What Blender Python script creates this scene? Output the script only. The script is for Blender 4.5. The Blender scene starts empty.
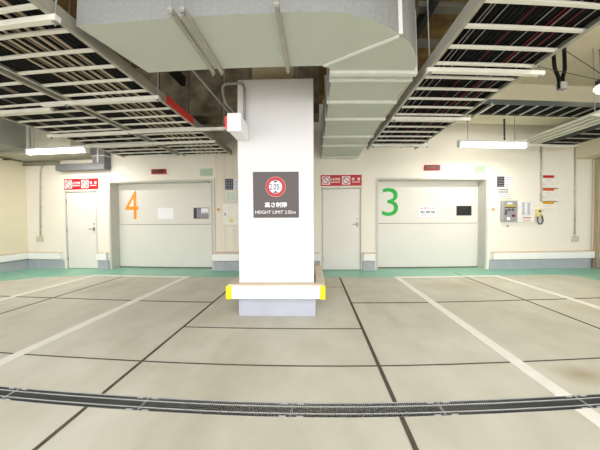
import bpy, bmesh, math, random
from mathutils import Vector, Matrix
random.seed(7)
C = bpy.context.scene.collection
PI = math.pi

# ------------------------------------------------------------------ materials
def lin(c):
    return tuple((x/12.92 if x <= .04045 else ((x+.055)/1.055)**2.4) for x in (v/255 for v in c)) + (1,)
MATS = {}
def mat(name, rgb, rough=.6, metal=0, var=.06, scale=6, stretch=(1,1,1), rgb2=None, spec=.5, bump=0, emit=0):
    if name in MATS: return MATS[name]
    m = bpy.data.materials.new(name); m.use_nodes = True
    nt = m.node_tree; n = nt.nodes; l = nt.links; b = n['Principled BSDF']
    b.inputs['Roughness'].default_value = rough; b.inputs['Metallic'].default_value = metal
    b.inputs['Specular IOR Level'].default_value = spec
    tc = n.new('ShaderNodeTexCoord'); mp = n.new('ShaderNodeMapping'); mp.inputs['Scale'].default_value = stretch
    nz = n.new('ShaderNodeTexNoise'); nz.inputs['Scale'].default_value = scale; nz.inputs['Detail'].default_value = 5
    rp = n.new('ShaderNodeValToRGB'); rp.color_ramp.elements[0].position = .3; rp.color_ramp.elements[1].position = .7
    c = lin(rgb)
    c2 = lin(rgb2) if rgb2 else tuple(x*(1-2*var) for x in c[:3]) + (1,)
    rp.color_ramp.elements[0].color = c2; rp.color_ramp.elements[1].color = c
    l.new(tc.outputs['Object'], mp.inputs['Vector']); l.new(mp.outputs['Vector'], nz.inputs['Vector'])
    l.new(nz.outputs['Fac'], rp.inputs['Fac']); l.new(rp.outputs['Color'], b.inputs['Base Color'])
    if bump:
        bp = n.new('ShaderNodeBump'); bp.inputs['Strength'].default_value = bump; bp.inputs['Distance'].default_value = .01
        l.new(nz.outputs['Fac'], bp.inputs['Height']); l.new(bp.outputs['Normal'], b.inputs['Normal'])
    if emit:
        b.inputs['Emission Color'].default_value = c; b.inputs['Emission Strength'].default_value = emit
    MATS[name] = m; return m

wallm   = mat('cream_wall', (240,234,221), .75, var=.015, scale=2)
colm    = mat('white_column_paint', (224,222,223), .7, var=.01, scale=3)
panelm  = mat('beige_panel', (236,226,210), .7, var=.03, scale=2, stretch=(6,1,.3))
trimm   = mat('brown_trim', (208,190,176), .6)
plinth  = mat('blue_grey_plinth', (184,186,198), .7, var=.05, scale=4)
guardm  = mat('white_guard', (245,243,240), .55, var=.02)
yellow  = mat('yellow_vinyl', (255,226,0), .5, var=.02)
doorm   = mat('steel_door_white', (234,229,222), .45, var=.02, scale=2)
liftm   = mat('lift_door_grey', (224,221,212), .5, var=.02, scale=1.5)
liftfr  = mat('lift_frame_grey', (202,199,190), .5, var=.03)
darkgap = mat('dark_gap', (60,58,54), .8)
rustm   = mat('worn_sill', (112,100,88), .7, var=.2, scale=8)
steelm  = mat('galvanised_steel', (154,156,154), .5, .3, var=.07, scale=38)
ductm   = mat('duct_grey_green', (188,194,182), .6, .05, var=.025, scale=3)
flange  = mat('duct_flange', (226,226,220), .5, .2, var=.05, scale=12)
trayst  = mat('tray_steel', (172,170,158), .5, .3, var=.08, scale=12)
rungm   = mat('rung_steel', (232,230,220), .5, .1, var=.04)
redp    = mat('red_paint', (214,66,56), .5)
blackc  = mat('black_cable', (13,14,15), .75, var=.2, spec=.2)
greyc   = mat('grey_cable', (112,104,90), .6, var=.15)
tanc    = mat('tan_cable', (190,174,148), .6, var=.1)
redc    = mat('red_cable', (120,28,36), .6)
whitec  = mat('white_cable', (150,148,142), .6)
ceilm   = mat('fireproofed_ceiling', (138,108,54), .95, var=.2, scale=5, rgb2=(90,68,36), bump=.5)
fireb   = mat('fireproofed_beam', (128,116,92), .95, scale=4, rgb2=(74,64,50), bump=.6)
creamb  = mat('cream_beam', (216,208,182), .8, var=.04, scale=3)
greyb   = mat('grey_duct_old', (150,152,143), .7, .1, var=.08, scale=3)
stainl  = mat('stainless', (205,196,178), .25, .8, var=.08, scale=3, stretch=(8,8,.4))
blackm  = mat('black_plastic', (16,18,22), .35)
greyp   = mat('grey_plastic', (168,165,164), .5)
whitep  = mat('white_paper', (244,244,246), .7, var=.01)
creamp  = mat('cream_plastic', (238,228,192), .5)
palegr  = mat('pale_green_sign', (188,208,182), .6, var=.03)
signbr  = mat('brown_sign_plate', (86,75,74), .4, var=.04)
redsign = mat('red_sign_plate', (196,14,30), .45, var=.03)
signred = mat('traffic_sign_red', (190,34,58), .45, var=.02)
signblue= mat('traffic_sign_blue', (40,90,110), .5)
orange  = mat('orange_paint', (246,150,20), .6)
greenp  = mat('green_paint', (28,178,58), .6)
inkgrey = mat('ink_grey', (140,140,150), .7)
inkpink = mat('ink_pink', (224,96,130), .7)
inkdark = mat('ink_dark', (60,64,74), .7)
leddark = mat('led_dark_red', (30,6,10), .4)
ledred  = mat('led_red', (226,36,48), .4, emit=.6)
ambr    = mat('amber_print', (222,158,30), .6)
ambl    = mat('orange_print', (216,96,44), .6)
redprint= mat('red_print', (190,24,34), .6)
paleyel = mat('pale_yellow', (246,236,168), .6)
whiteln = mat('white_road_paint', (240,236,226), .7, var=.04, scale=9)
jointm  = mat('joint_sealant', (92,80,68), .85, var=.15, scale=10)
jointl  = mat('pale_joint', (150,140,124), .85)
drainst = mat('drain_bar_steel', (98,102,100), .5, .2, var=.1, scale=20)
drainrim= mat('drain_rim_steel', (200,198,192), .5, .2)
drainbk = mat('drain_pit_black', (22,22,22), .9)
greenfl = mat('green_floor_paint', (146,200,176), .3, var=.03, scale=2, rgb2=(120,186,158))
tubem   = mat('fluorescent_tube', (255,252,244), .4, emit=3)
lampwh  = mat('lamp_housing', (240,240,236), .5)
lampdk  = mat('lamp_bracket_dark', (70,64,54), .6)

def floor_material():
    m = bpy.data.materials.new('concrete_floor'); m.use_nodes = True
    nt = m.node_tree; n = nt.nodes; l = nt.links; b = n['Principled BSDF']
    tc = n.new('ShaderNodeTexCoord')
    def noise(sc, st, det=6):
        mp = n.new('ShaderNodeMapping'); mp.inputs['Scale'].default_value = st
        z = n.new('ShaderNodeTexNoise'); z.inputs['Scale'].default_value = sc; z.inputs['Detail'].default_value = det
        l.new(tc.outputs['Object'], mp.inputs['Vector']); l.new(mp.outputs['Vector'], z.inputs['Vector']); return z
    def ramp(src, p0, p1, c0, c1):
        r = n.new('ShaderNodeValToRGB'); e = r.color_ramp.elements
        e[0].position = p0; e[1].position = p1; e[0].color = c0; e[1].color = c1
        l.new(src.outputs['Fac'], r.inputs['Fac']); return r
    def mix(a, bb, fac, mode='MIX'):
        x = n.new('ShaderNodeMix'); x.data_type = 'RGBA'; x.blend_type = mode
        l.new(a, x.inputs['A']); l.new(bb, x.inputs['B'])
        if isinstance(fac, float): x.inputs['Factor'].default_value = fac
        else: l.new(fac, x.inputs['Factor'])
        return x.outputs['Result']
    base = ramp(noise(.5, (1,1,1)), .35, .68, lin((200,195,178)), lin((216,212,197)))
    mott = ramp(noise(3.2, (1,.8,1), 8), .3, .7, (.86,.86,.83,1), (1,1,1,1))
    c = mix(base.outputs['Color'], mott.outputs['Color'], 1.0, 'MULTIPLY')
    stf = ramp(noise(.9, (1.3,.28,1), 4), .55, .80, (0,0,0,1), (1,1,1,1))
    wob = ramp(noise(4, (1,.5,1), 5), .3, .6, (.3,.3,.3,1), (1,1,1,1))
    brown = n.new('ShaderNodeRGB'); brown.outputs[0].default_value = lin((158,138,104))
    fm = n.new('ShaderNodeMath'); fm.operation = 'MULTIPLY'; fm.inputs[1].default_value = .55
    l.new(stf.outputs['Color'], fm.inputs[0])
    c = mix(c, brown.outputs[0], fm.outputs[0])
    for (x, y, sx, sy, k) in ((2.15,1.66,.30,.16,.8),(2.55,4.1,.5,.55,.5),(3.1,4.2,.28,.5,.5),(-2.2,4.1,.3,.6,.35),(-4.0,3.9,.5,.6,.35),(-1.35,1.78,.35,.1,.35),(3.9,3.0,.5,.7,.35)):
        mp = n.new('ShaderNodeMapping'); mp.inputs['Location'].default_value = (-x/sx, -y/sy, 0); mp.inputs['Scale'].default_value = (1/sx, 1/sy, 0)
        l.new(tc.outputs['Object'], mp.inputs['Vector'])
        gr = n.new('ShaderNodeTexGradient'); gr.gradient_type = 'SPHERICAL'; l.new(mp.outputs['Vector'], gr.inputs['Vector'])
        mm = n.new('ShaderNodeMath'); mm.operation = 'MULTIPLY'; mm.inputs[1].default_value = k; l.new(gr.outputs['Fac'], mm.inputs[0])
        m2 = n.new('ShaderNodeMath'); m2.operation = 'MULTIPLY'; l.new(mm.outputs[0], m2.inputs[0]); l.new(wob.outputs['Color'], m2.inputs[1])
        c = mix(c, brown.outputs[0], m2.outputs[0])
    l.new(c, b.inputs['Base Color'])
    b.inputs['Roughness'].default_value = .5; b.inputs['Specular IOR Level'].default_value = .4
    return m
floorm = floor_material()

# ------------------------------------------------------------------ mesh helpers
class MB:
    def __init__(s): s.bm = bmesh.new(); s.mats = []
    def mi(s, m):
        if m is None: return 0
        if m not in s.mats: s.mats.append(m)
        return s.mats.index(m)
    def box(s, x0, x1, y0, y1, z0, z1, m=None, bev=0):
        v = [s.bm.verts.new((x, y, z)) for x in (x0, x1) for y in (y0, y1) for z in (z0, z1)]
        i = s.mi(m); fs = []
        for q in ((0,1,3,2),(4,6,7,5),(0,4,5,1),(2,3,7,6),(0,2,6,4),(1,5,7,3)):
            f = s.bm.faces.new([v[k] for k in q]); f.material_index = i; fs.append(f)
        if bev:
            es = list({e for f in fs for e in f.edges})
            r = bmesh.ops.bevel(s.bm, geom=es, offset=bev, segments=2, affect='EDGES', profile=.5)
            for f in r['faces']: f.material_index = i
        return s
    def tube(s, pts, r, m=None, seg=10, cap=True):
        pts = [Vector(p) for p in pts]; i = s.mi(m); rings = []
        for k, p in enumerate(pts):
            a = (p - pts[k-1]).normalized() if k else None
            b = (pts[k+1] - p).normalized() if k < len(pts)-1 else None
            t = ((a or b) + (b or a)).normalized()
            up = Vector((0,0,1)) if abs(t.z) < .9 else Vector((0,1,0))
            u = t.cross(up).normalized(); w = t.cross(u).normalized()
            rr = r
            if a and b:
                cc = max(.4, t.dot(a)); rr = r/cc if cc < .99 else r
            rings.append([s.bm.verts.new(p + u*rr*math.cos(2*PI*j/seg) + w*rr*math.sin(2*PI*j/seg)) for j in range(seg)])
        for A, B in zip(rings, rings[1:]):
            for j in range(seg):
                f = s.bm.faces.new((A[j], A[(j+1)%seg], B[(j+1)%seg], B[j])); f.material_index = i; f.smooth = True
        if cap:
            for R_ in (rings[0][::-1], rings[-1]):
                f = s.bm.faces.new(R_); f.material_index = i
        return s
    def prism(s, poly, z0, z1, m=None, axis='z', side=None):
        def P(a, b, c): return (a, b, c) if axis == 'z' else ((a, c, b) if axis == 'y' else (c, a, b))
        A = [s.bm.verts.new(P(a, b, z0)) for a, b in poly]; B = [s.bm.verts.new(P(a, b, z1)) for a, b in poly]
        i = s.mi(m); j = s.mi(side) if side else i
        s.bm.faces.new(A[::-1]).material_index = i; s.bm.faces.new(B).material_index = i
        for k in range(len(poly)):
            q = (k+1) % len(poly); s.bm.faces.new((A[k], A[q], B[q], B[k])).material_index = j
        return s
    def disc(s, x, y, z, r, t, m=None, seg=40, inner=0):      # disc facing -Y
        i = s.mi(m)
        o0 = [s.bm.verts.new((x+r*math.cos(2*PI*k/seg), y, z+r*math.sin(2*PI*k/seg))) for k in range(seg)]
        o1 = [s.bm.verts.new((v.co.x, y+t, v.co.z)) for v in o0]
        for k in range(seg):
            q = (k+1) % seg; s.bm.faces.new((o0[k], o0[q], o1[q], o1[k])).material_index = i
        if inner:
            i0 = [s.bm.verts.new((x+inner*math.cos(2*PI*k/seg), y, z+inner*math.sin(2*PI*k/seg))) for k in range(seg)]
            i1 = [s.bm.verts.new((v.co.x, y+t, v.co.z)) for v in i0]
            for k in range(seg):
                q = (k+1) % seg
                s.bm.faces.new((i0[q], i0[k], i1[k], i1[q])).material_index = i
                s.bm.faces.new((o0[q], o0[k], i0[k], i0[q])).material_index = i
                s.bm.faces.new((o1[k], o1[q], i1[q], i1[k])).material_index = i
        else:
            s.bm.faces.new(o0[::-1]).material_index = i; s.bm.faces.new(o1).material_index = i
        return s
    def text(s, txt, x0, x1, z0, z1, y, m=None, t=.002, bold=0, facing='-y'):
        cu = bpy.data.curves.new('txt', 'FONT'); cu.body = txt; cu.size = 1; cu.offset = bold; cu.resolution_u = 4
        o = bpy.data.objects.new('txt', cu); C.objects.link(o)
        dg = bpy.context.evaluated_depsgraph_get(); dg.update()
        me = bpy.data.meshes.new_from_object(o.evaluated_get(dg))
        i = s.mi(m)
        if len(me.vertices):
            xs = [v.co.x for v in me.vertices]; ys = [v.co.y for v in me.vertices]
            ax, bx, ay, by = min(xs), max(xs), min(ys), max(ys)
            vs = [s.bm.verts.new((x0+(v.co.x-ax)/(bx-ax or 1)*(x1-x0), y, z0+(v.co.y-ay)/(by-ay or 1)*(z1-z0))) for v in me.vertices]
            for p in me.polygons:
                try: f = s.bm.faces.new([vs[k] for k in p.vertices])
                except ValueError: continue
                f.material_index = i
        bpy.data.objects.remove(o); bpy.data.meshes.remove(me); bpy.data.curves.remove(cu)
        return s
    def build(s, name, material=None, parent=None, shift=(0,0,0)):
        me = bpy.data.meshes.new(name)
        if parent is not None:
            shift = parent.matrix_basis.translation if parent.parent is None else parent['_w']
        if any(shift): bmesh.ops.translate(s.bm, verts=s.bm.verts, vec=-Vector(shift))
        if material is None or s.mats: 
            ms = s.mats if s.mats else [material]
            if material is not None and material not in ms: ms = [material] + ms if not s.mats else ms
        else: ms = [material]
        for m in ms: me.materials.append(m)
        bmesh.ops.recalc_face_normals(s.bm, faces=[f for f in s.bm.faces if len(f.verts) > 2])
        s.bm.to_mesh(me); s.bm.free()
        o = bpy.data.objects.new(name, me); C.objects.link(o)
        if parent is not None: o.parent = parent; o['_w'] = list(shift)
        else: o.location = shift
        return o

def tag(o, label=None, cat=None, group=None, kind=None):
    if label: o['label'] = label
    if cat: o['category'] = cat
    if group: o['group'] = group
    if kind: o['kind'] = kind
    return o
def thing(name, label, cat, loc=(0,0,0), group=None, kind=None):
    o = bpy.data.objects.new(name, None); o.location = loc; o.empty_display_size = .1; C.objects.link(o)
    return tag(o, label, cat, group, kind)
def struct(name, mb, m=None, parent=None, label=None):
    o = mb.build(name, m, parent)
    if parent is None: o['kind'] = 'structure'
    if label: o['label'] = label
    return o

# ------------------------------------------------------------------ room shell
XL, XR, YB, ZC = -7.57, 7.02, 5.41, 4.0
D1, D2, D3, D4 = (-6.43,-5.52), (-5.18,-2.45), (.19,1.15), (1.49,4.22)    # openings in the back wall
ZL, ZD = 2.225, 2.01
YF, YN = -2.2, -14

# floor with the drain trench cut out
DY0, DY1 = 1.338, 1.462
f = MB(); f.box(XL-.3, XR+.3, DY1, 6.0, -.25, 0, floorm); f.box(XL-.3, XR+.3, YN, DY0, -.25, 0, floorm)
f.box(XL-.3, XR+.3, DY0, DY1, -.25, -.12, drainbk)
struct('floor', f, label='pale beige concrete parking floor with dark joints')

g = MB()
g.prism([(XL,YB),(XL,3.2),(-6.55,4.15),(-5.86,4.56),(-5.3,4.72),(-4.8,4.77),(5.3,4.77),(5.62,4.66),(5.72,4.45),(5.7,4.2),(5.6,4.0),(5.5,3.2),(XR,3.0),(XR,YB)], 0, .003, greenfl)
g.box(D2[0], D2[1], YB, 5.72, 0, .003, greenfl); g.box(D4[0], D4[1], YB, 5.72, 0, .003, greenfl)
g.box(D1[0], D1[1], YB, 5.45, 0, .003, greenfl); g.box(D3[0], D3[1], YB, 5.45, 0, .003, greenfl)
struct('floor_green_strip', g, label='glossy green painted floor strip along the back wall')

def yline(x, w, y0, y1, m, z=.003):
    b = MB()
    for a, c in ((y0, min(y1, DY0)), (max(y0, DY1), y1)):
        if c > a: b.box(x-w/2, x+w/2, a, c, 0, z, m)
    return b
for x, lab in ((-2.765,'white painted bay line left of the column'),(1.755,'white painted bay line in front of lift door 3, crossing the drain'),
               (-4.96,'white painted bay line in front of the steel door far left'),(3.965,'white painted bay line at the right by the payment machine')):
    struct('floor_bay_line', yline(x, .115, -1.5, 4.79, whiteln, .006), label=lab)
for x0, x1, lab in ((-5.0,-2.7,'thin white cross line before lift door 4'),(1.7,4.02,'thin white cross line before lift door 3')):
    b = MB(); b.box(x0, x1, 4.745, 4.80, 0, .008, whiteln); struct('floor_cross_line', b, label=lab)
for x, w, y1, lab in ((-1.527,.024,4.55,'dark floor joint left of the column'),(.548,.029,4.72,'dark floor joint right of the column'),
                (3.225,.02,5.1,'dark floor joint toward the right wall'),(-4.225,.018,4.72,'dark floor joint toward the left wall')):
    struct('floor_joint', yline(x, w, -1.5, y1, jointm, .0045), label=lab)
for x0, x1, y, w, m, lab in ((XL,XR,1.852,.011,jointm,'long dark cross joint beyond the drain'),(-1.527,.548,2.513,.012,jointm,'short dark cross joint in front of the column'),
                  (XL,-1.527,3.305,.018,jointm,'dark cross joint on the left bays'),(.548,XR,3.305,.018,jointm,'dark cross joint on the right bays'),(.05,.548,4.06,.012,jointl,'pale short joint right of the column')):
    b = MB(); b.box(x0, x1, y-w/2, y+w/2, 0, .0042, m); struct('floor_joint', b, label=lab)

# back wall in pieces around the four openings
w = MB(); Y2 = 5.80
edges = [XL-.3, *D1, *D2, *D3, *D4, XR+.3]
for a, b_ in zip(edges[0::2], edges[1::2]): w.box(a, b_, YB, Y2, 0, ZC, wallm)
for (a, b_), top in ((D1,ZD),(D2,ZL),(D3,ZD),(D4,ZL)): w.box(a, b_, YB, Y2, top, ZC, wallm)
for (a, b_) in (D2, D4): w.box(a, b_, 5.77, Y2, 0, ZL, darkgap)
for (a, b_) in (D1, D3): w.box(a, b_, 5.50, 5.54, 0, ZD, darkgap)
struct('wall_back', w, label='cream back wall with two lift openings and two steel doors')
w = MB(); w.box(XL-.3, XL, YF, YB, 0, ZC, mat('left_wall_cream', (230,221,196), .75, var=.015, scale=2)); struct('wall_left', w)
w = MB(); w.box(XR, XR+.3, YF, YB, 0, ZC, wallm); struct('wall_right', w)
w = MB(); w.box(XL-.3, 2.3, -1.0, Y2, ZC, ZC+.25, ceilm); w.box(2.3, XR+.3, -1.0, Y2, ZC, ZC+.25, creamb); struct('ceiling', w, label='ceiling, brown fireproofing on the left and cream paint on the right')

# plinths along the walls
def wallbase(name, boxes, lab):
    b = MB()
    for q in boxes: b.box(*q, mat('grey_plinth', (180,182,188), .7, var=.05), .004)
    struct(name, b, label=lab)
wallbase('baseboard_back', [(XL,-6.5,YB-.03,YB,0,.225),(-5.49,-5.2,YB-.04,YB,0,.225),(-2.44,.15,YB-.04,YB,0,.225),(1.17,1.46,YB-.04,YB,0,.225),(4.29,XR,YB-.035,YB,0,.235)], 'blue grey plinth at the foot of the back wall')
wallbase('baseboard_left', [(XL,XL+.03,YF,YB-.03,0,.235)], 'blue grey plinth at the foot of the left wall')

# ------------------------------------------------------------------ wall guards
def guard(x0, x1, lab, yf=YB-.1, z0=.255, z1=.415):
    t = thing('wall_guard', lab, 'wheel guard', ((x0+x1)/2, YB, 0), 'white wheel guards along the walls')
    MB().box(x0, x1, yf, YB, z0, z1, None, .008).build('guard_rail', guardm, t)
    b = MB(); b.box(x0, x1, yf+.005, YB, z1, z1+.02); b.build('top_board', mat('guard_top_tan', (222,206,184), .7), t)  # top in a tan tone, darker than the white rail
guard(XL+.12, -6.52, 'white wheel guard on the back wall, left of the far left steel door')
guard(-5.48, -5.215, 'short white wheel guard between the left steel door and lift door 4')
guard(-2.46, .14, 'white wheel guard behind the column, right of lift door 4')
guard(1.18, 1.46, 'short white wheel guard between the right steel door and lift door 3')
guard(4.31, XR-.02, 'long white wheel guard under the payment machine', YB-.12)
t = thing('wall_guard', 'long white wheel guard running along the left wall', 'wheel guard', (XL, 2, 0), 'white wheel guards along the walls')
MB().box(XL, XL+.10, YF, YB-.001, .262, .415, None, .008).build('guard_rail', guardm, t)
MB().box(XL, XL+.095, YF, YB-.001, .415, .435).build('top_board', mat('guard_top_tan', (0,0,0)), t)

# ------------------------------------------------------------------ doors
def prohibit(b, x, z, r, y):
    b.box(x-r*1.12, x+r*1.12, y-.002, y, z-r*1.12, z+r*1.12, whitep)
    b.disc(x, y-.004, z, r, .002, redprint, 28, r*.78)
    c, s_ = math.cos(PI/4), math.sin(PI/4); h = r*.82; q = r*.11
    b.prism([(x-h*c-q*s_, z+h*s_-q*c), (x-h*c+q*s_, z+h*s_+q*c), (x+h*c+q*s_, z-h*s_+q*c), (x+h*c-q*s_, z-h*s_-q*c)], y-.006, y-.004, redprint, 'y')
def steel_door(name, x0, x1, lab, handle_z, hinge_left=True):
    t = thing(name, lab, 'door', ((x0+x1)/2, YB+.04, 0), None, 'structure')
    fr = MB(); 
    for a, b_, c, d in ((x0,x0+.028,0,ZD),(x1-.028,x1,0,ZD),(x0,x1,ZD-.028,ZD)): fr.box(a, b_, YB-.006, YB+.07, c, d)
    fr.build('door_frame', mat('door_frame_grey', (210,205,195), .5), t)
    MB().box(x0+.034, x1-.034, YB+.018, YB+.055, .012, ZD-.034, None, .003).build('door_leaf', doorm, t)
    hx = x1-.10
    h = MB(); h.box(hx-.022, hx+.022, YB+.008, YB+.018, handle_z-.06, handle_z+.05, None, .003)
    h.tube([(hx, YB+.018, handle_z), (hx, YB-.035, handle_z), (hx-.11, YB-.035, handle_z)], .009)
    hh = h.build('door_handle', mat('handle_metal', (150,148,142), .3, .8), t); hh['label'] = 'small dull metal lever handle'
    k = MB(); k.disc(hx, YB+.010, handle_z+.13, .018, .01); k.build('lock', mat('handle_metal', (0,0,0)), t)
    hg = MB()
    for z in (.25, 1.0, 1.75): hg.tube([(x0+.03, YB+.005, z-.05), (x0+.03, YB+.005, z+.05)], .008)
    hg.build('hinges', mat('handle_metal', (0,0,0)), t)
    return t
steel_door('door_1', *D1, 'plain white steel door under a red sign, far left of back wall', 1.03)
steel_door('door_3', *D3, 'plain white steel door right of the column, left of lift 3', 1.12)

YP = 5.67     # face of lift doors
K = YP/YB
def lift_door(name, x0, x1, lab, n, nx, m, winx, paper):
    t = thing(name, lab, 'lift door', ((x0+x1)/2, YP, 0), None, 'structure')
    mid = 1.128
    MB().box(x0+.002, x1-.002, YP+.0, YP+.05, mid+.006, ZL-.002).build('upper_panel', liftm, t)
    MB().box(x0+.002, x1-.002, YP-.012, YP+.04, .02, mid-.004).build('lower_panel', liftm, t)
    fr = MB()
    fr.box(x0, x0+.05, YB-.012, YP, 0, ZL+.0); fr.box(x1-.05, x1, YB-.012, YP, 0, ZL+.0); fr.box(x0+.05, x1-.05, YB-.012, YP, ZL-.04, ZL)
    fr.build('door_frame', liftfr, t)
    for xa in (x0+.001, x1-.013): MB().box(xa, xa+.012, YB-.002, YP-.014, .003, ZL-.041).build('jamb_lining', mat('jamb_grey', (160,160,148), .5, .1), t)
    b = MB(); b.box(x0+.05, x1-.05, YP-.03, YP-.013, 0.003, .028); b.build('sill', rustm, t)
    b = MB(); b.text(n, nx[0], nx[1], nx[2], nx[3], YP-.002, m, bold=-.003); o = b.build('number', m, t); 
    o['label'] = 'large painted number ' + n
    return t
def sc(v): return 1.25+(v-1.25)*K
L4 = lift_door('door_2', *D2, 'wide grey lift door with orange number 4', '4', (-4.727*K, -4.366*K, sc(1.275), sc(1.98)), orange, None, None)
L3 = lift_door('door_4', *D4, 'wide grey lift door with green number 3', '3', (1.636*K, 2.022*K, sc(1.313), sc(1.984)), greenp, None, None)
# windows of the lift doors
def pane(parent, x0, x1, z0, z1, lab):
    b = MB(); 
    for a, c, d, e in ((x0-.012,x0,z0-.012,z1+.012),(x1,x1+.012,z0-.012,z1+.012),(x0,x1,z0-.012,z0),(x0,x1,z1,z1+.012)): b.box(a, c, YP-.008, YP, d, e)
    fr = b.build('window_frame', liftfr, parent)
    g_ = MB(); g_.box(x0, x1, YP-.004, YP, z0, z1); o = g_.build('glass', blackm, fr); o['label'] = lab
    return fr
f3 = pane(L3, 3.437*K, 3.812*K, sc(1.319), sc(1.549), 'black window glass')
b = MB(); b.prism([(3.53*K+.11*math.cos(a)+.08, sc(1.30)-.045*math.sin(a)) for a in [PI*k/10 for k in range(11)]], YP-.006, YP-.001, creamp, 'y')
b.build('window_sticker', creamp, L3)
f4 = pane(L4, -2.935*K, -2.561*K, sc(1.276), sc(1.536), 'window glass under painted white and grey reflections')
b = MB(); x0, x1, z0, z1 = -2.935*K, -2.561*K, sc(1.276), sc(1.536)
b.box(x0+.08, x0+.2, YP-.006, YP-.004, z0+.02, z1-.01, inkgrey); b.box(x0+.2, x1-.005, YP-.006, YP-.004, z0+.13, z1-.01, whitep); b.box(x0+.2, x1-.005, YP-.0055, YP-.004, z0+.01, z0+.13, greyp)  # reflections of the outside painted as flat grey and white patches
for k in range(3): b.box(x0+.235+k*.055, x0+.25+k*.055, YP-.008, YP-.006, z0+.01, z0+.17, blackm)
b.build('painted_reflections_and_bars', None, f4)
b = MB(); b.prism([(x0+.2+.11*math.cos(a), z0-.02-.045*math.sin(a)) for a in [PI*k/10 for k in range(11)]], YP-.006, YP-.001, creamp, 'y'); b.build('window_sticker', creamp, L4)

# papers on lift doors
def sheet(name, lab, cat, x0, x1, z0, z1, y, m=whitep, t=.003, group=None):
    b = MB(); b.box(x0, x1, y-t, y, z0, z1, m); return b, (lambda bb=b: tag(bb.build(name, m), lab, cat, group))
b, fin = sheet('paper_notice', 'blank white paper notice taped on lift door 4', 'notice', -3.859*K, -3.45*K, sc(1.269), sc(1.545), YP); fin()
t = thing('paper_notice', 'white notice with pink heading taped on lift door 3', 'notice', (2.73*K, YP, sc(1.4)))
x0, x1, z0, z1 = 2.53*K, 2.946*K, sc(1.285), sc(1.551)
MB().box(x0, x1, YP-.003, YP, z0, z1).build('sheet', whitep, t)
b = MB(); b.text('お知らせ', x0+.03, x1-.04, z1-.085, z1-.03, YP-.004, inkpink, bold=.02)
b.text('駐車場', x0+.03, x1-.03, z0+.09, z1-.12, YP-.004, inkdark, bold=.01)
for k in range(2): b.box(x0+.03, x0+.2+.05*k, YP-.004, YP-.003, z0+.03+.03*k, z0+.038+.03*k, inkgrey)
b.build('print', None, t)

# red signs above the steel doors
def red_sign(x0, x1, z0, z1, lab):
    t = thing('prohibition_sign', lab, 'sign', ((x0+x1)/2, YB, (z0+z1)/2), 'red prohibition signs over the steel doors')
    MB().box(x0, x1, YB-.012, YB, z0, z1, None, .002).build('plate', redsign, t)
    b = MB(); h = z1-z0; W_ = x1-x0; zc = (z0+z1)/2; y = YB-.012
    prohibit(b, x0+W_*.13, zc, h*.34, y); prohibit(b, x0+W_*.62, zc, h*.34, y)
    b.text('火気厳禁', x0+W_*.235, x0+W_*.475, zc-.01, zc+.062, y-.001, whitep, bold=.02)
    b.box(x0+W_*.235, x0+W_*.475, y-.002, y, zc-.05, zc-.032, whitep)
    b.text('禁', x0+W_*.76, x0+W_*.83, zc-.01, zc+.062, y-.001, whitep, bold=.02)
    b.text('煙', x0+W_*.89, x0+W_*.96, zc-.01, zc+.062, y-.001, whitep, bold=.02)
    b.box(x0+W_*.77, x0+W_*.95, y-.002, y, zc-.05, zc-.034, whitep)
    b.build('print', None, t)
red_sign(-6.43, -5.46, 2.045, 2.315, 'red prohibition sign above the far left steel door')
red_sign(.170, 1.15, 2.045, 2.303, 'red prohibition sign above the steel door beside the column')

# led displays and pale green signs above lifts
def led(x0, x1, z0, z1, lab):
    t = thing('led_display', lab, 'display', ((x0+x1)/2, YB, z0), 'red display boxes above the lift doors')
    MB().box(x0, x1, YB-.05, YB, z0, z1, None, .004).build('housing', redprint, t)
    MB().box(x0+.035, x1-.03, YB-.053, YB-.05, z0+.022, z1-.02).build('screen', leddark, t)
    b = MB(); b.text('使用中', x0+.09, x1-.10, z0+.048, z1-.048, YB-.0545, redprint); b.build('display_text', redprint, t)
led(-3.985, -3.62, 2.375, 2.495, 'red display box with dark screen above lift door 4')
led(2.65, 3.015, 2.40, 2.525, 'red display box with dark screen above lift door 3')
for x0, x1, z0, z1, lab in ((-2.76,-2.45,2.31,2.49,'pale green square sign above the right end of lift door 4'),(3.88,4.155,2.345,2.52,'pale green square sign above the right end of lift door 3')):
    t = thing('green_sign', lab, 'sign', ((x0+x1)/2, YB, z0), 'pale green signs above the lifts')
    MB().box(x0, x1, YB-.008, YB, z0, z1).build('plate', palegr, t)
    b = MB()
    for k in range(2): b.box(x0+.04, x1-.04, YB-.0095, YB-.008, z0+.05+.06*k, z0+.062+.06*k)
    b.build('print', mat('pale_green_print', (160,190,160), .6), t)

# ------------------------------------------------------------------ panel right of lift 4 and its notices
t = thing('wall_panel', 'beige boarded wall panel with brown trim right of lift door 4', 'wall panel', (-1.8, YB, .4))
b = MB(); b.box(-2.38, -.95, YB-.03, YB, .47, 3.1)
b.build('board', panelm, t)
b = MB()
for x in (-2.15,-1.92,-1.69,-1.46,-1.23): b.box(x-.005, x+.005, YB-.033, YB-.03, .47, 3.1)
b.build('board_seams', mat('seam_beige', (220,209,192), .7), t)
b = MB(); b.box(-2.405, -2.38, YB-.04, YB, .435, 2.25); b.box(-2.38, -.95, YB-.04, YB, .435, .47); b.build('trim', trimm, t)
yy = YB-.034
t = thing('notice_board', 'small dark blue notice of white squares beside the column', 'notice', (-2.05, yy, 1.97))
MB().box(-2.13, -1.935, yy-.006, yy, 1.965, 2.225).build('plate', mat('dark_blue_print', (44,58,76), .6), t)
b = MB()
for i in range(3):
    for j in range(4): b.box(-2.115+i*.06, -2.07+i*.06, yy-.008, yy-.006, 1.98+j*.062, 2.015+j*.062)
for i in range(3): b.box(-2.096+i*.06, -2.089+i*.06, yy-.0075, yy-.006, 1.98, 2.20)
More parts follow.
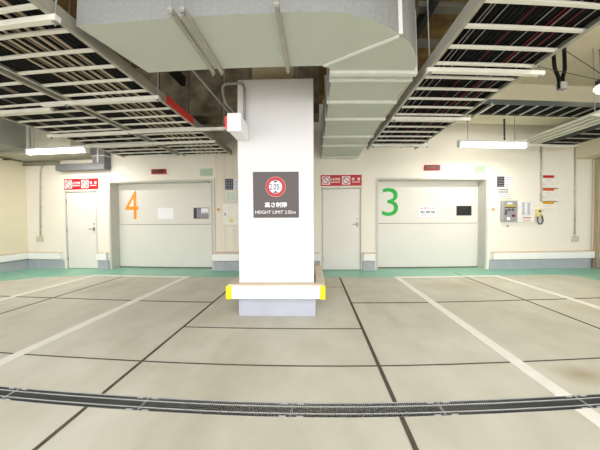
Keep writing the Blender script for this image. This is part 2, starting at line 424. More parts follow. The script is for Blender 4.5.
b.box(-2.115, -1.95, yy-.0072, yy-.006, 2.08, 2.086)
b.build('dots', inkgrey, t)
b, fin = sheet('paper_notice', 'pale paper strip right of the dark blue notice', 'notice', -1.92, -1.78, 1.97, 2.22, yy)
for k in range(5): b.box(-1.905, -1.80, yy-.004, yy-.003, 1.99+k*.045, 2.0+k*.045, inkgrey)
fin()
b, fin = sheet('paper_notice', 'pale green paper below the dark blue notice', 'notice', -2.14, -1.84, 1.68, 1.94, yy, mat('pale_paper', (232,236,222), .7))
for k in range(5): b.box(-2.1, -1.9, yy-.004, yy-.003, 1.72+k*.04, 1.728+k*.04, mat('pale_green_print',(0,0,0)))
fin()
t = thing('control_cabinet', 'white control cabinet with yellow sticker left of the column', 'cabinet', (-1.95, yy, 1.1))
MB().box(-2.16, -1.72, yy-.10, yy, 1.12, 1.64, None, .006).build('body', mat('cabinet_white', (244,241,228), .5), t)
d = MB().box(-2.145, -1.735, yy-.108, yy-.10, 1.135, 1.625, None, .002).build('door', mat('cabinet_white', (0,0,0)), t)
MB().box(-2.11, -2.085, yy-.118, yy-.108, 1.34, 1.41).build('latch', inkgrey, d)
MB().box(-1.99, -1.91, yy-.111, yy-.108, 1.19, 1.26).build('sticker', mat('sticker_yellow', (236,214,110), .6), d)
t = thing('round_bell', 'small round white bell under the control cabinet', 'bell', (-1.97, yy, .98))
MB().disc(-1.97, yy-.03, .985, .045, .03).build('cover', whitep, t); MB().disc(-1.97, yy-.036, .985, .016, .006).build('knob', inkgrey, t)
def push(x, z, y, lab):
    t = thing('call_switch', lab, 'switch', (x, y, z), 'call switches beside the lifts')
    MB().box(x-.05, x+.05, y-.012, y, z-.05, z+.05, None, .002).build('plate', creamp, t)
    b = MB(); b.box(x-.04, x+.035, y-.014, y-.012, z+.008, z+.036); b.build('print', ambl, t)
    MB().disc(x, y-.02, z-.018, .012, .008).build('button', redprint, t)
push(-2.30, 1.475, YB-.03, 'small cream call switch right of lift door 4')
push(4.36, 1.45, YB, 'small cream call switch right of lift door 3')

# ------------------------------------------------------------------ payment corner on the right
t = thing('guidance_board', 'dark square pictogram notice with white text above the payment machine', 'notice', (4.57, YB, 2.0))
MB().box(4.45, 4.87, YB-.005, YB, 1.995, 2.275).build('sheet', whitep, t)
MB().box(4.455, 4.645, YB-.008, YB-.005, 2.01, 2.265).build('dark_print', mat('dark_print', (60,60,62), .6), t)
b = MB(); b.box(4.475, 4.485, YB-.0095, YB-.008, 2.02, 2.25)
for k in range(4): b.box(4.505, 4.625, YB-.0095, YB-.008, 2.03+k*.06, 2.05+k*.06)
for k in range(6): b.box(4.665, 4.70+.12*((k*7) % 3)/2+.05, YB-.0065, YB-.005, 2.02+k*.042, 2.03+k*.042)
b.build('text_lines', inkgrey, t)
for x0, x1, z0, z1, cm, lab in ((4.48,4.8,1.86,1.985,inkgrey,'small white paper with grey text under the pictogram notice'),
                                (4.44,4.84,1.76,1.85,mat('lilac_print',(206,196,224),.7),'faint lilac strip notice above the payment machine'),
                                (4.50,4.86,1.695,1.75,mat('lime_print',(200,214,168),.7),'faint green strip notice just above the payment machine')):
    b, fin = sheet('paper_notice', lab, 'notice', x0, x1, z0, z1, YB, mat('offwhite_paper', (236,232,222), .7))
    for k in range(2): b.box(x0+.02, x1-.05, YB-.0045, YB-.003, z0+.015+k*(z1-z0)*.45, z0+.015+k*(z1-z0)*.45+(z1-z0)*.22, cm)
    fin()
t = thing('payment_machine', 'grey payment machine with buttons mounted on the back wall', 'machine', (4.73, YB, 1.15))
MB().box(4.545, 4.93, YB-.07, YB, 1.16, 1.675, None, .008).build('body', mat('machine_grey', (172,174,172), .5), t)
y = YB-.07
o = MB().box(4.575, 4.90, y-.008, y, 1.19, 1.645, None, .002).build('face_plate', mat('machine_face', (158,152,158), .45), t)
MB().box(4.60, 4.875, y-.012, y-.008, 1.525, 1.56).build('yellow_strip', mat('machine_yellow', (206,186,40), .5), t)
b = MB(); b.box(4.66, 4.79, y-.014, y-.008, 1.585, 1.625); b.build('display', whitep, t)
b = MB(); b.box(4.60, 4.875, y-.011, y-.008, 1.50, 1.522); b.build('label_strip', inkdark, t)
for (x, z) in ((4.625,1.43),(4.705,1.45),(4.80,1.45),(4.625,1.36)):
    MB().box(x-.028, x+.028, y-.02, y-.008, z-.022, z+.028, None, .003).build('button', mat('button_blue', (64,72,90), .4), t)
MB().box(4.78, 4.86, y-.016, y-.008, 1.285, 1.335).build('slot', mat('slot_red', (96,22,34), .5), t)
MB().box(4.66, 4.73, y-.014, y-.008, 1.205, 1.275).build('receipt_tray', whitep, t)
t = thing('button_panel', 'white panel of two button columns right of the payment machine', 'panel', (5.16, YB, 1.15))
MB().box(4.95, 5.385, YB-.06, YB, 1.15, 1.675, None, .006).build('body', mat('panel_white', (240,236,230), .5), t)
y = YB-.06
for i in range(2):
    for k in range(7):
        MB().box(5.055+i*.14, 5.125+i*.14, y-.008, y, 1.335+k*.043, 1.362+k*.043, None, .002).build('button', mat('button_lilac', (176,178,204), .5), t)
b = MB(); b.box(5.08, 5.30, y-.003, y, 1.245, 1.268, redprint); b.box(5.10, 5.28, y-.003, y, 1.18, 1.196, ambl); b.build('print', None, t)
t = thing('wall_phone', 'cream intercom phone with curly black cord beside the button panel', 'phone', (5.5, YB, 1.1))
MB().box(5.41, 5.56, YB-.03, YB, 1.27, 1.66, None, .004).build('backplate', mat('phone_white', (246,240,228), .5), t)
MB().box(5.44, 5.55, YB-.085, YB-.03, 1.285, 1.47, None, .012).build('handset', mat('phone_cream', (234,214,140), .5), t)
MB().box(5.47, 5.53, YB-.092, YB-.085, 1.40, 1.44).build('speaker', inkdark, t)
pts = [(5.47+.0, YB-.06, 1.29), (5.475, YB-.06, 1.19), (5.50, YB-.06, 1.125), (5.54, YB-.06, 1.105), (5.585, YB-.06, 1.125), (5.61, YB-.06, 1.19), (5.60, YB-.05, 1.29), (5.55, YB-.05, 1.35)]
MB().tube(pts, .016, None, 8).build('cord', mat('dark_cord', (84,84,96), .5), t)
t = thing('wall_stud', 'small round grey fixing under the payment machine', 'fixing', (4.74, YB, 1.06))
MB().disc(4.74, YB-.02, 1.06, .02, .02).build('cap', inkgrey, t)
for z0, z1, cm, lab in ((2.243,2.308,redprint,'white notice with red heading, topmost right of the conduit'),(1.925,1.985,ambl,'white notice with orange heading, below the red headed one'),(1.60,1.66,ambr,'white notice with amber heading, lowest of the three beside the phone')):
    t = thing('price_notice', lab, 'notice', (5.82, YB, z0-.26), 'coloured heading notices right of the conduit')
    MB().box(5.645, 6.06, YB-.004, YB, z0-.27, z1+.012).build('sheet', mat('notice_paper', (242,238,228), .7), t)
    MB().box(5.66, 5.955, YB-.007, YB-.004, z0, z1).build('heading', cm, t)
    b = MB()
    for k in range(3): b.box(5.72, 5.9+.03*k, YB-.0055, YB-.004, z0-.06-.05*k, z0-.05-.05*k, mat('faint_print', (206,208,206), .7))
    b.box(5.675, 5.70, YB-.0055, YB-.004, z0-.17, z0-.145, cm); b.build('print', None, t)

def conduit(pts, r, lab, box=None, clips=(), m=steelm):
    t = thing('wall_conduit', lab, 'conduit', pts[-1])
    MB().tube(pts, r, None, 10).build('pipe', mat('conduit_grey', (204,200,192), .5, .2), t)
    if box: MB().box(*box, None, .004).build('junction_box', mat('junction_box_cream', (206,200,180), .5), t)
    for x, y, z in clips: MB().box(x-.03, x+.03, y-.008, y+.012, z-.01, z+.01).build('clip', mat('conduit_grey', (0,0,0)), t)
conduit([(5.60,YB-.025,3.2),(5.60,YB-.025,1.66)], .016, 'grey conduit coming down to the wall phone', None, [(5.60,YB-.015,z) for z in (2.9,2.3,1.8)])
conduit([(6.50,YB-.025,3.1),(6.52,YB-.025,.83)], .015, 'thin grey conduit down to a box by the right corner', (6.45,6.61,YB-.05,YB,.66,.80), [(6.51,YB-.015,z) for z in (2.6,1.9,1.2)])
conduit([(-6.95,YB-.025,2.84),(-6.97,YB-.025,2.74),(-7.09,YB-.025,2.62),(-7.11,YB-.025,2.5),(-7.16,YB-.025,.82)], .016, 'grey conduit with a bend left of the far left steel door', (-7.26,-7.1,YB-.05,YB,.70,.84), [(-7.13,YB-.015,z) for z in (2.1,1.6,1.1)])

# right hand stainless door beyond the corner
t = thing('door_5', 'stainless steel door frame on the right wall under the cream beam', 'door', (XR, 4.8, 0), None, 'structure')
b = MB(); b.box(XR-.06, XR, 5.24, 5.33, 0, 2.75); b.box(XR-.06, XR, 3.75, 3.85, 0, 2.75); b.box(XR-.06, XR, 3.85, 5.24, 2.55, 2.75); b.build('door_frame', mat('stainless_brown', (182,166,142), .35, .6), t)
MB().box(XR-.03, XR, 4.56, 5.24, .01, 2.55).build('door_leaf', stainl, t); MB().box(XR-.03, XR, 3.85, 4.54, .01, 2.55).build('door_leaf', stainl, t)
b = MB(); b.box(6.5, XR, 2.6, YB, 2.72, 3.45, creamb); struct('beam_right', b, label='cream concrete beam along the right wall')

# ------------------------------------------------------------------ central column
t = thing('concrete_column', 'white square concrete column in the middle carrying the height sign', 'column', (-.48, 3.35, 0), None, 'structure')
b = MB(); b.box(-.965, .002, 2.84, 3.83, .3, 3.03, None, .012); b.build('shaft', colm, t)
b = MB(); b.box(-.975, .018, 2.842, 3.84, 0, .3, None, .006); b.build('plinth', plinth, t)
b = MB(); b.box(-.80, -.25, 2.93, 3.75, 3.03, ZC); b.build('upper_shaft', mat('tan_concrete', (184,170,140), .85, var=.08), t)
t = thing('column_guard', 'white wheel guard with yellow corners around the column foot', 'wheel guard', (-.48, 3.35, .25))
G0, G1, GY0, GY1 = -1.095, .135, 2.735, 3.965
b = MB(); b.box(G0+.069, G1-.061, GY0, 2.839, .262, .418, None, .006); b.build('front_rail', guardm, t)
b = MB(); b.box(G0+.069, G1-.061, 3.861, GY1, .262, .418, None, .006); b.build('rear_rail', guardm, t)
b = MB(); b.box(G0, -.976, 2.84, 3.86, .262, .418, None, .006); b.build('side_rail', guardm, t)
b = MB(); b.box(.019, G1, 2.84, 3.86, .262, .418, None, .006); b.build('side_rail', guardm, t)
b = MB()
b.box(G0+.02, G1-.02, GY0+.01, 2.839, .418, .44); b.box(G0+.02, G1-.02, 3.861, GY1-.01, .418, .44); b.box(G0+.01, -.976, 2.839, 3.861, .418, .44); b.box(.019, G1-.01, 2.839, 3.861, .418, .44)
b.build('top_board', mat('guard_top_tan', (0,0,0)), t)
for x0, x1 in ((G0-.004, G0+.068), (G1-.060, G1+.004)):
    for y0, y1 in ((GY0-.004, 2.86), (3.84, GY1+.004)):
        o = MB().box(x0, x1, y0, y1, .255, .422, None, .008).build('corner_cap', yellow, t); o['label'] = 'yellow rubber corner cap'

t = thing('height_limit_sign', 'brown square sign with red ringed 2.05m on the column', 'sign', (-.48, 2.84, 1.55))
sx0, sx1, sz0, sz1 = -.768, -.190, 1.270, 1.849; y = 2.832
MB().box(sx0, sx1, y, 2.84, sz0, sz1, None, .002).build('plate', signbr, t)
cx, cz = -.482, 1.66
b = MB(); b.disc(cx, y-.003, cz, .128, .003, mat('sign_ring_edge', (214,160,110), .5), 48); b.disc(cx, y-.005, cz, .122, .002, signred, 48); b.disc(cx, y-.007, cz, .083, .002, whitep, 48)
for s_ in (1, -1):
    b.prism([(cx-.034, cz+s_*.077), (cx+.034, cz+s_*.077), (cx, cz+s_*.048)], y-.009, y-.007, signblue, 'y')
b.text('2.05', cx-.076, cx+.044, cz-.037, cz+.037, y-.0085, mat('sign_digit_blue', (40,62,120), .5), bold=.012)
b.text('m', cx+.05, cx+.077, cz-.024, cz-.002, y-.0085, mat('sign_digit_green', (90,160,140), .5), bold=.01)
o = b.build('traffic_roundel', None, t); o['label'] = 'round white sign face with red ring'
b = MB(); b.text('高さ制限', cx-.140, cx+.145, 1.400, 1.468, y-.001, whitep, bold=.022); b.build('title_lettering', None, t)
b = MB(); b.text('HEIGHT LIMIT 2.05m', cx-.262, cx+.25, 1.320, 1.362, y-.001, whitep, bold=.0)
b.build('lettering', None, t)

t = thing('warning_light_box', 'white box with a red lens on the upper left of the column', 'signal box', (-.88, 2.84, 2.24))
MB().box(-.957, -.815, 2.5, 2.839, 2.24, 2.432, None, .006).build('body', whitep, t)
o = MB().box(-.99, -.957, 2.503, 2.80, 2.28, 2.405, None, .004).build('lens', ledred, t); o['label'] = 'red lens'
MB().box(-.962, -.81, 2.495, 2.51, 2.235, 2.437).build('rim', guardm, t)
def arc(pts, n=6):
    out = []
    for k in range(len(pts)):
        p = Vector(pts[k])
        if k in (0, len(pts)-1): out.append(p); continue
        a, b_ = Vector(pts[k-1]), Vector(pts[k+1]); r = min(.09, (p-a).length*.45, (b_-p).length*.45)
        A = p+(a-p).normalized()*r; B = p+(b_-p).normalized()*r
        for j in range(n+1):
            u = j/n; out.append(A*(1-u)**2 + p*2*u*(1-u) + B*u*u)
    return out
def pipe(name, lab, cat, pts, r, m, group=None, seg=10):
    b = MB().tube(arc(pts), r, None, seg); return tag(b.build(name, m), lab, cat, group)
pipe('bent_conduit', 'grey conduit looping from the white box over the column corner', 'conduit', [(-.86,2.80,2.435),(-.86,2.80,2.96),(-1.16,2.80,2.96),(-1.17,2.95,2.80),(-1.13,3.5,2.80)], .016, steelm)
pipe('straight_conduit', 'thin grey conduit running back beside the column top', 'conduit', [(-1.30,2.25,2.86),(-1.22,5.2,2.86)], .012, steelm)

# ------------------------------------------------------------------ beams above
b = MB(); b.box(1.15, XR, 4.5, 4.88, 3.32, ZC, creamb); struct('beam_cream', b, label='deep cream beam crossing above lift door 3')
b = MB(); b.box(-4.9, .10, 3.9, 4.15, 3.08, ZC, fireb)
b.box(-4.9, .10, 3.87, 4.23, 3.06, 3.10, fireb)
for x in (-2.75,-2.2,-1.6,-.95): b.box(x-.006, x+.006, 3.892, 3.9, 3.1, ZC, darkgap)
struct('beam_fireproofed', b, label='brown fireproofed beam behind the big duct')
b = MB(); b.box(XL, -5.45, 4.72, YB, 2.80, ZC, mat('beam_grey_cream', (186,182,164), .8, var=.05)); struct('beam_left', b, label='grey cream beam above the far left door')
for x, wd in ((1.35,.07),(1.85,.05),(-2.3,.07)):
    b = MB(); b.box(x-wd/2, x+wd/2, .2, 3.9, 3.62, 3.78); struct('ceiling_joist_beam', b, mat('dark_steel', (44,42,40), .6, .3), label='dark steel joist under the brown ceiling')
for y_ in (2.05, 2.55, 3.1):
    b = MB(); b.box(1.2, 2.2, y_-.05, y_+.05, 3.66, 3.72); struct('ceiling_cross_beam', b, mat('joist_grey', (120,116,104), .6, .2), label='grey cross channel under the brown ceiling')

# ------------------------------------------------------------------ air duct
ZD0, ZD1 = 2.70, 3.30
t = thing('air_duct', 'large galvanised air duct turning from across the ceiling to the back', 'air duct', (0, 2, ZD0))
b = MB(); b.prism([(-1.76,1.55),(.10,1.55),(.10,2.13),(-1.62,2.13)], ZD0, ZD1, ductm, 'z', steelm); b.build('cross_section_duct', None, t)
outer = [(.10,1.55),(.22,1.565),(.34,1.595),(.45,1.63),(.57,1.685),(.69,1.76),(.79,1.83),(.86,1.91),(.925,2.0),(.97,2.09),(.985,2.16),(1.0,2.23)]
b = MB(); b.prism(outer+[(.19,2.23),(.16,2.17),(.10,2.13)], ZD0, ZD1, ductm, 'z', steelm); b.build('elbow', None, t)
b = MB(); b.prism([(.19,2.23),(1.0,2.23),(1.04,YB-.005),(.19,YB-.005)], ZD0, ZD1, ductm, 'z', greyb); b.build('rear_run', None, t)
b = MB(); 
def seam(b, p, q, h=.018, wd=.03):
    p, q = Vector(p), Vector(q); d = (q-p).normalized(); n_ = Vector((-d.y, d.x))*wd/2
    b.prism([(p+n_)[:], (q+n_)[:], (q-n_)[:], (p-n_)[:]], ZD0-h, ZD0)
seam(b, (.10,2.125), (.685,1.765), .014, .022)
o = b.build('elbow_seam', flange, t)
b = MB(); b.box(.675, .705, 1.745, 1.775, ZD0, ZD1); b.build('corner_angle', flange, t)
def flangeset(y, x0, x1, wd=.045, h=.035):
    b = MB(); b.box(x0, x1, y-wd/2, y+wd/2, ZD0-h, ZD0); b.box(x0, x0+.03, y-wd/2, y+wd/2, ZD0, ZD1); b.box(x1-.03, x1, y-wd/2, y+wd/2, ZD0, ZD1); b.box(x0, x1, y-wd/2, y+wd/2, ZD1, ZD1+h)
    b.build('flange', flange, t)
for y_, x0, x1 in ((2.225,.165,1.025),(2.33,.165,1.025),(2.79,.165,1.03),(3.27,.165,1.04),(3.96,.165,1.05),(4.44,.165,1.06),(5.26,.165,1.065)):
    flangeset(y_, x0, x1, .028 if y_ != 2.225 else .05, .03)
# angle supports beneath the cross duct
def hanger(name, lab, cat, x0, x1, y0, y1, z, s_=.042, rods=(), m=rungm, group=None):
    t = thing(name, lab, cat, ((x0+x1)/2, (y0+y1)/2, z), group)
    b = MB(); b.box(x0, x1, y0, y1, z-s_, z, None, .003); b.build('channel', m, t)
    for (x, y) in rods:
        MB().tube([(x, y, z-s_-.03), (x, y, ZC)], .006, None, 6).build('hanging_rod', steelm, t)
        MB().box(x-.014, x+.014, y-.014, y+.014, z-s_-.012, z-s_).build('nut', steelm, t)
for x, lab in ((-.97,'steel channel under the big duct, left of a pair'),(-.885,'steel channel under the big duct, right of a pair'),(-.24,'single steel channel under the big duct above the column')):
    hanger('duct_support', lab, 'support channel', x-.018, x+.018, 1.46, 2.16, ZD0-.001, .026, [(x,1.48),(x,2.147)], trayst, 'channels under the cross duct')

# ------------------------------------------------------------------ cable trays
ZT = 2.70
def tray(x0, x1, y0, y1, rungs, lab, z=ZT, h=.10, rail=trayst, red=False):
    t = thing('cable_tray', lab, 'cable tray', ((x0+x1)/2, y0, z), 'ladder cable trays')
    for x, s_ in ((x0, 1), (x1, -1)):
        b = MB(); a, c = sorted((x, x+s_*.008)); b.box(a, c, y0, y1, z, z+h)
        a, c = sorted((x, x+s_*.035)); b.box(a, c, y0, y1, z-.004, z); b.box(a, c, y0, y1, z+h, z+h+.004)
        b.build('side_rail', rail, t)
    if red:
        o = MB().box(x1+.0, x1+.006, 2.72, 3.38, z-.002, z+h+.004).build('red_cover', redp, t); o['label'] = 'red painted length of rail'
    for y in rungs:
        MB().box(x0+.009, x1-.009, y-.017, y+.017, z+.001, z+.02, None, .004).build('rung', rungm, t)
    return t
def grid(a, n, d=.2135): return [a+d*k for k in range(n)]
tray(1.115, 2.14, .2, 4.75, grid(.39, 20), 'ladder cable tray full of black cables, right of the air duct')
tray(-2.94, -1.83, .2, 5.05, grid(.31, 22), 'ladder cable tray with tan cables and red rail, left of the air duct', red=True)
tray(-4.37, -3.03, .2, 5.0, grid(.45, 22), 'ladder cable tray of dark cables, leftmost under the ceiling')
def hg(lab, x0, x1, y, rx=None, z=ZT-.006):
    hanger('tray_hanger', lab, 'tray hanger', x0, x1, y-.022, y+.022, z, .042, [(x, y) for x in (rx or (x0+.03, x1-.03))], rungm, 'channels carrying the cable trays')
hg('white channel under the right tray, nearest of three', 1.09, 2.27, 2.15)
hg('white channel under the right tray, middle of three', 1.12, 2.25, 3.22)
hg('white channel under the right tray, rearmost of three', 1.13, 2.25, 4.40)
hg('white channel under the left trays, nearest the camera', -3.3, -1.79, 1.45, (-2.985,-1.812))
hg('white channel under the tan cable tray, at the red rail', -3.32, -1.79, 2.54, (-2.985,-1.812))
hg('white channel under the leftmost tray, beside the one at the red rail', -4.5, -3.34, 2.66, (-4.40,))
hg('long white channel crossing under both left trays', -4.46, -1.36, 3.50, (-4.40,-2.985,-1.40))
hg('white channel under the left trays, rearmost', -4.46, -1.79, 4.07, (-4.40,-2.985,-1.812))

def cable(x, y0, y1, r, m, lab, group, z=ZT+.021, wob=.012):
    n = 9; ph = random.random()*6
    pts = [(x+wob*math.sin(ph+k*1.3), y0+(y1-y0)*k/(n-1), z+r) for k in range(n)]
    tag(MB().tube(pts, r, None, 6).build('cable', m), lab, 'cable', group)
LB = {'R':'black cable lying in the cable tray right of the air duct', 'A':'black cable in the tray with the red rail', 'B':'dark cable in the leftmost cable tray'}
for k in range(22): cable(1.19+k*.0435, .25, 4.72, .021, blackc, LB['R'], 'black cables in the right tray', z=ZT+.037, wob=0)
for k, (x, m, lab, gr) in enumerate([(x, whitec, 'thin white cable among the black cables of the right tray', 'thin white cables in the right tray') for x in (1.22,1.27,1.36,1.70,1.84,2.0)] +
                 [(x, redc, 'thin red cable among the black cables of the right tray', 'thin red cables in the right tray') for x in (1.56,1.78,1.81,1.93)]):
    cable(x, .25, 4.72, .004, m, lab, gr, wob=.014, z=ZT+.0215)
for k in range(7): cable(-2.90+k*.042, .25, 5.0, .02, blackc, LB['A'], 'black cables in the tray with the red rail', wob=0)
for k in range(5): cable(-2.04+k*.042, .25, 5.0, .02, blackc, LB['A'], 'black cables in the tray with the red rail', wob=0)
for k in range(14): cable(-2.60+k*.040, .25, 5.0, (.012,.016,.010)[k%3], (tanc,blackc,greyc,tanc,blackc)[k%5], 'tan or grey thin cable in the tray with the red rail', 'thin mixed cables in the tray with the red rail', wob=.003)
for k in range(14): cable(-2.605+k*.0415, .25, 5.0, .019, blackc, LB['A'], 'black cables in the tray with the red rail', z=ZT+.062, wob=0)
for k in range(29): cable(-4.32+k*.0435, .25, 4.95, .021, greyc if k in (4,5,13,20,21) else blackc, 'grey cable in the leftmost cable tray' if k in (4,5,13,20,21) else LB['B'], 'grey cables in the leftmost tray' if k in (4,5,13,20,21) else 'dark cables in the leftmost tray', wob=0)

# tray crossing along the back on the right
t = thing('cable_tray', 'dark cable tray crossing in front of the cream beam on the right', 'cable tray', (4.6, 3.8, 3.12), 'ladder cable trays')
for y_ in (3.64, 4.03): MB().box(2.35, 6.95, y_-.006, y_+.006, 3.12, 3.20).build('side_rail', mat('dark_rail', (74,80,78), .5, .3), t)
for k in range(18): MB().box(2.45+k*.26, 2.48+k*.26, 3.646, 4.024, 3.125, 3.14).build('rung', trayst, t)
for k in range(8):
    tag(MB().tube([(2.4, 3.68+k*.045, 3.163), (4.6, 3.684+k*.045, 3.163), (6.92, 3.68+k*.045, 3.163)], .022, None, 8).build('cable', blackc), 'black cable lying in the dark crossing tray on the right', 'cable', 'black cables in the crossing tray')
for x in (2.9, 6.5):
    MB().box(x-.02, x+.02, 3.60, 4.07, 3.08, 3.118).build('hanger_channel', trayst, t)
    for y_ in (3.615, 4.055): MB().tube([(x, y_, 3.07), (x, y_, ZC)], .006, None, 6).build('hanging_rod', steelm, t)

# pipes and small tray by the right corner
for k, (x, lab) in enumerate(((4.62,'steel pipe running back to the right corner, leftmost of four'),(4.79,'second steel pipe from the left near the right corner'),(4.96,'third steel pipe from the left near the right corner'),(5.12,'steel pipe next to the small dark tray at the right corner'))):
    pipe('steel_pipe', lab, 'pipe', [(x,2.4,2.965),(x,4.9,2.965),(x,5.0,2.965)], .027, mat('pipe_light', (206,204,192), .5, .2), 'steel pipes at the right corner')
t = thing('cable_tray', 'small dark cable tray beside the pipes at the right corner', 'cable tray', (5.75, 3.8, 2.94), 'ladder cable trays')
for x in (5.32, 5.98): MB().box(x-.006, x+.006, 2.4, 5.10, 2.93, 3.01).build('side_rail', mat('dark_rail', (0,0,0)), t)
for k in range(10): MB().box(5.327, 5.973, 2.5+k*.26, 2.53+k*.26, 2.932, 2.948).build('rung', trayst, t)
for k in range(13): tag(MB().tube([(5.35+k*.05, 2.45, 2.973), (5.352+k*.05, 4, 2.973), (5.35+k*.05, 5.08, 2.973)], .023, None, 8).build('cable', blackc), 'black cable lying in the small dark tray at the right corner', 'cable', 'black cables in the corner tray')
hanger('tray_hanger', 'channel carrying the pipes and small tray, nearer one', 'tray hanger', 4.5, 6.1, 3.44, 3.48, 2.925, .04, [(4.53,3.46),(6.07,3.46)], rungm, 'channels by the right corner')
hanger('tray_hanger', 'channel carrying the pipes and small tray, farther one', 'tray hanger', 4.5, 6.1, 4.96, 5.0, 2.925, .04, [(4.53,4.98),(6.07,4.98)], rungm, 'channels by the right corner')

# stay wires, cable drops and a bulkhead lamp on the right
pipe('stay_wire', 'thin stay wire slanting down to the bulkhead lamp, upper one', 'wire', [(3.75,3.35,3.94),(4.66,3.42,3.52)], .005, inkdark)
pipe('stay_wire', 'thin stay wire slanting down to the bulkhead lamp, lower one', 'wire', [(3.2,3.35,3.62),(4.57,3.42,3.45)], .005, inkdark)
t = thing('cable_drop', 'pair of thick black cables dropping from the ceiling into a grey clip at the right', 'cable', (4.0, 3.5, 3.4))
b = MB(); b.tube(arc([(3.88,3.5,ZC),(3.89,3.5,3.66),(3.96,3.5,3.52),(3.97,3.5,3.33)]), .026); b.build('cable_strand', blackc, t)
b = MB(); b.tube(arc([(4.07,3.5,ZC),(4.07,3.5,3.64),(4.025,3.5,3.52),(4.025,3.5,3.42)]), .026); b.build('cable_strand', blackc, t)
MB().box(3.955, 4.06, 3.46, 3.54, 3.32, 3.43).build('clip_box', greyp, t)
t = thing('bulkhead_lamp', 'cream lamp under a dark bracket at the upper right edge', 'lamp', (4.72, 3.45, 3.2))
MB().tube([(4.71,3.45,3.46),(4.71,3.45,ZC)], .05).build('stem', lampdk, t)
MB().tube([(4.70,3.45,3.38),(4.70,3.45,3.47)], .12, None, 20).build('bracket', lampdk, t)
b = MB(); bmesh.ops.create_uvsphere(b.bm, u_segments=20, v_segments=12, radius=.13, matrix=Matrix.Translation((4.72,3.45,3.35)) @ Matrix.Diagonal((1.2,1,.65,1))); b.build('glass_cover', mat('lamp_cream', (255,240,200), .4, emit=1.2), t)

# dropping cables by the column and the ladder behind
t = thing('cable_riser', 'vertical ladder of dark cables on the wall left of the column', 'cable ladder', (-1.4, YB, 2.8))
for x in (-1.72, -1.02): MB().box(x-.012, x+.012, YB-.09, YB-.035, 2.78, ZC).build('side_rail', trayst, t)
for k in range(5): MB().box(-1.708, -1.032, YB-.06, YB-.04, 2.85+k*.24, 2.88+k*.24).build('rung', trayst, t)
for k in range(14):
    tag(MB().tube([(-1.68+k*.047, YB-.085, 2.76), (-1.68+k*.047, YB-.085, 3.4), (-1.68+k*.047, YB-.085, ZC)], .02, None, 8).build('cable', mat('blue_black_cable', (34,44,60), .5) if k % 3 == 1 else blackc),
        'vertical dark cable on the wall ladder left of the column', 'cable', 'vertical cables left of the column')

# ------------------------------------------------------------------ left side duct and trunking
t = thing('side_duct', 'grey duct running along the top of the left wall', 'air duct', (-7.2, 3, 3.0))
MB().box(XL+.002, -6.5, -.5, 4.69, 2.86, 3.6).build('body', greyb, t)
MB().box(-6.54, -6.48, 4.65, 4.70, 2.84, 3.62).build('end_angle', flange, t)
t = thing('trunking', 'grey steel trunking with a step above the far left steel door', 'trunking', (-5.7, YB, 2.5))
MB().box(-6.45, -5.10, YB-.20, YB-.02, 2.50, 2.66, None, .004).build('lower_run', mat('trunk_grey', (118,120,122), .5, .1), t)
MB().box(-5.42, -5.10, YB-.20, YB-.02, 2.66, 3.0, None, .004).build('riser', mat('trunk_grey', (0,0,0)), t)
MB().box(-5.28, -5.25, YB-.215, YB-.2, 2.66, 3.0).build('corner_strip', flange, t)
MB().box(-5.44, -5.08, YB-.21, YB-.02, 2.82, 2.84).build('joint_band', flange, t)
MB().box(-6.45, -5.10, YB-.02, YB, 2.55, 2.60).build('mounting_strip', inkgrey, t)
for k, (z, yy_, lab) in enumerate(((2.765,5.345,'upper grey pipe along the top of the back wall, far left'),(2.70,5.345,'lower grey pipe along the top of the back wall, far left'))):
    pipe('wall_pipe', lab, 'pipe', [(XL+.01,yy_,z),(-6.9,yy_,z),(-6.5,yy_,z-.01)], .022, mat('pipe_brown_grey', (150,146,130), .6))
    
pipe('side_pipe', 'grey pipe running along the left wall under the duct', 'pipe', [(XL+.06,-.5,2.79),(XL+.06,5.26,2.79)], .03, mat('pipe_brown_grey', (0,0,0)))
t = thing('pipe_bracket', 'small dark bracket holding the pipe on the left wall', 'bracket', (XL+.1, 4.95, 2.75))
MB().box(XL, XL+.22, 4.93, 4.98, 2.74, 2.758).build('arm', lampdk, t)

# ------------------------------------------------------------------ fluorescent lamps
def batten(x0, x1, y, z, lab, rods):
    t = thing('fluorescent_lamp', lab, 'lamp', ((x0+x1)/2, y, z), 'fluorescent battens')
    b = MB(); b.prism([(y-.06,z+.035),(y+.06,z+.035),(y+.035,z+.085),(y-.035,z+.085)], x0, x1, None, 'x'); b.build('housing', lampwh, t)
    MB().tube([(x0+.04,y,z-.015),(x1-.04,y,z-.015)], .045, None, 12).build('tube', tubem, t)
    for x in (x0, x1-.04): MB().box(x, x+.04, y-.045, y+.045, z-.062, z+.036, None, .004).build('end_cap', lampwh, t)
    for x in rods: MB().tube([(x,y,z+.085),(x,y,rods[x])], .006, None, 6).build('suspension', steelm, t)
batten(-6.25, -4.78, 4.5, 2.755, 'lit fluorescent lamp above the far left steel door', {-6.1:ZC,-4.95:ZC})
batten(2.9, 4.34, 4.5, 2.735, 'lit fluorescent lamp above lift door 3 on the right', {3.1:3.32,4.1:3.32})
MB_ = MB().tube([(3.98,4.62,2.80),(3.98,4.62,3.32)], .016)
tag(MB_.build('hanging_post', inkdark), 'dark post hanging behind the right fluorescent lamp', 'post')

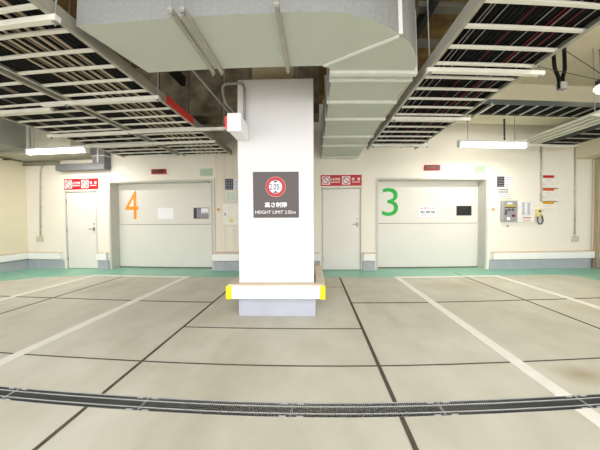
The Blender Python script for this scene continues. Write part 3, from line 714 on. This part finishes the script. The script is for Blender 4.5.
# ------------------------------------------------------------------ drain
names = [(-3.21,'leftmost'),(-2.21,'second from left'),(-1.17,'third from left'),(-.15,'fourth from left'),(.84,'fifth from left'),(1.84,'rightmost')]
xs = [n_[0] for n_ in names]+[2.85]
proto = None
for k, (x, pos) in enumerate(names):
    x0, x1 = x+.003, xs[k+1]-.003
    t = thing('drain_grate', 'steel bar floor drain grate, ' + pos + ' of the six in the row', 'drain grate', (x0, 1.4, 0), 'drain grates across the floor')
    b = MB()
    for ya, yb in ((1.3385,1.3425),(1.4575,1.4615)): b.box(x0, x1, ya, yb, -.012, .001)
    for xa in (x0, x1-.005): b.box(xa, xa+.003, 1.3385, 1.4615, -.03, -.004)
    b.build('outer_rim', drainrim, t)
    b = MB()
    for yc in (1.372, 1.428): b.box(x0, x1, yc-.0016, yc+.0016, -.008, .0012)
    b.build('inner_rails', drainrim, t)
    b = MB(); n_ = int((x1-x0)/.0148)
    for j in range(1, n_):
        xx = x0+(x1-x0)*j/n_; b.box(xx-.0014, xx+.0014, 1.3425, 1.4575, -.010, -.001)
    b.build('bars', drainst, t)
    for xa in (x0+.03, x1-.075):
        for ya in (1.3425, 1.4465): MB().box(xa, xa+.045, ya, ya+.011, -.02, .0005).build('end_plate', drainrim, t)
for x0, x1 in ((XL, -3.212), (2.852, XR)):
    b = MB(); b.box(x0, x1, 1.34, 1.46, -.12, -.004, drainst); struct('floor_drain_channel', b, label='plain end of the drain trench')

for o in bpy.data.objects:
    if '_w' in o: del o['_w']

# ------------------------------------------------------------------ light
W = bpy.data.worlds.new('sky'); bpy.context.scene.world = W; W.use_nodes = True
bg = W.node_tree.nodes['Background']; bg.inputs[0].default_value = (.97,.985,1,1); bg.inputs[1].default_value = 1.0
def area(name, loc, size, energy, color=(1,.97,.9), rot=(0,0,0)):
    L = bpy.data.lights.new(name, 'AREA'); L.shape = 'RECTANGLE'; L.size, L.size_y = size; L.energy = energy; L.color = color
    o = bpy.data.objects.new(name, L); o.location = loc; o.rotation_euler = rot; C.objects.link(o)
area('tube_light_left', (-5.5,4.5,2.68), (1.35,.06), 9)
area('tube_light_right', (3.62,4.5,2.66), (1.35,.06), 9)

# ------------------------------------------------------------------ camera
cam = bpy.data.cameras.new('camera'); co = bpy.data.objects.new('camera', cam); C.objects.link(co)
a, p, r = 0.018331, -0.026622, 0.005033
def Rm():
    Rz = Matrix.Rotation(a, 3, 'Z'); Rx = Matrix.Rotation(p, 3, 'X'); Ry = Matrix.Rotation(r, 3, 'Y')
    return Rz @ Rx @ Ry
M3 = Rm() @ Matrix.Rotation(PI/2, 3, 'X')
co.matrix_world = Matrix.Translation((0,0,1.25)) @ M3.to_4x4()
cam.type = 'PANO'; cam.panorama_type = 'FISHEYE_LENS_POLYNOMIAL'
cam.sensor_fit = 'HORIZONTAL'; cam.sensor_width = 36; cam.sensor_height = 27
cam.fisheye_fov = math.radians(170)
K4 = [0.07611792772014747, -0.0007314912864262569, -5.3699876761396695e-05, 1.3798469802843308e-06]
cam.fisheye_polynomial_k0 = 0
cam.fisheye_polynomial_k1, cam.fisheye_polynomial_k2, cam.fisheye_polynomial_k3, cam.fisheye_polynomial_k4 = [-k for k in K4]
cam.shift_x = -9.73/600
cam.clip_start = .02; cam.clip_end = 200
bpy.context.scene.camera = co
vs = bpy.context.scene.view_settings
vs.view_transform = 'Standard'; vs.look = 'None'; vs.gamma = 1; vs.use_curve_mapping = False
vs.exposure = 1.8
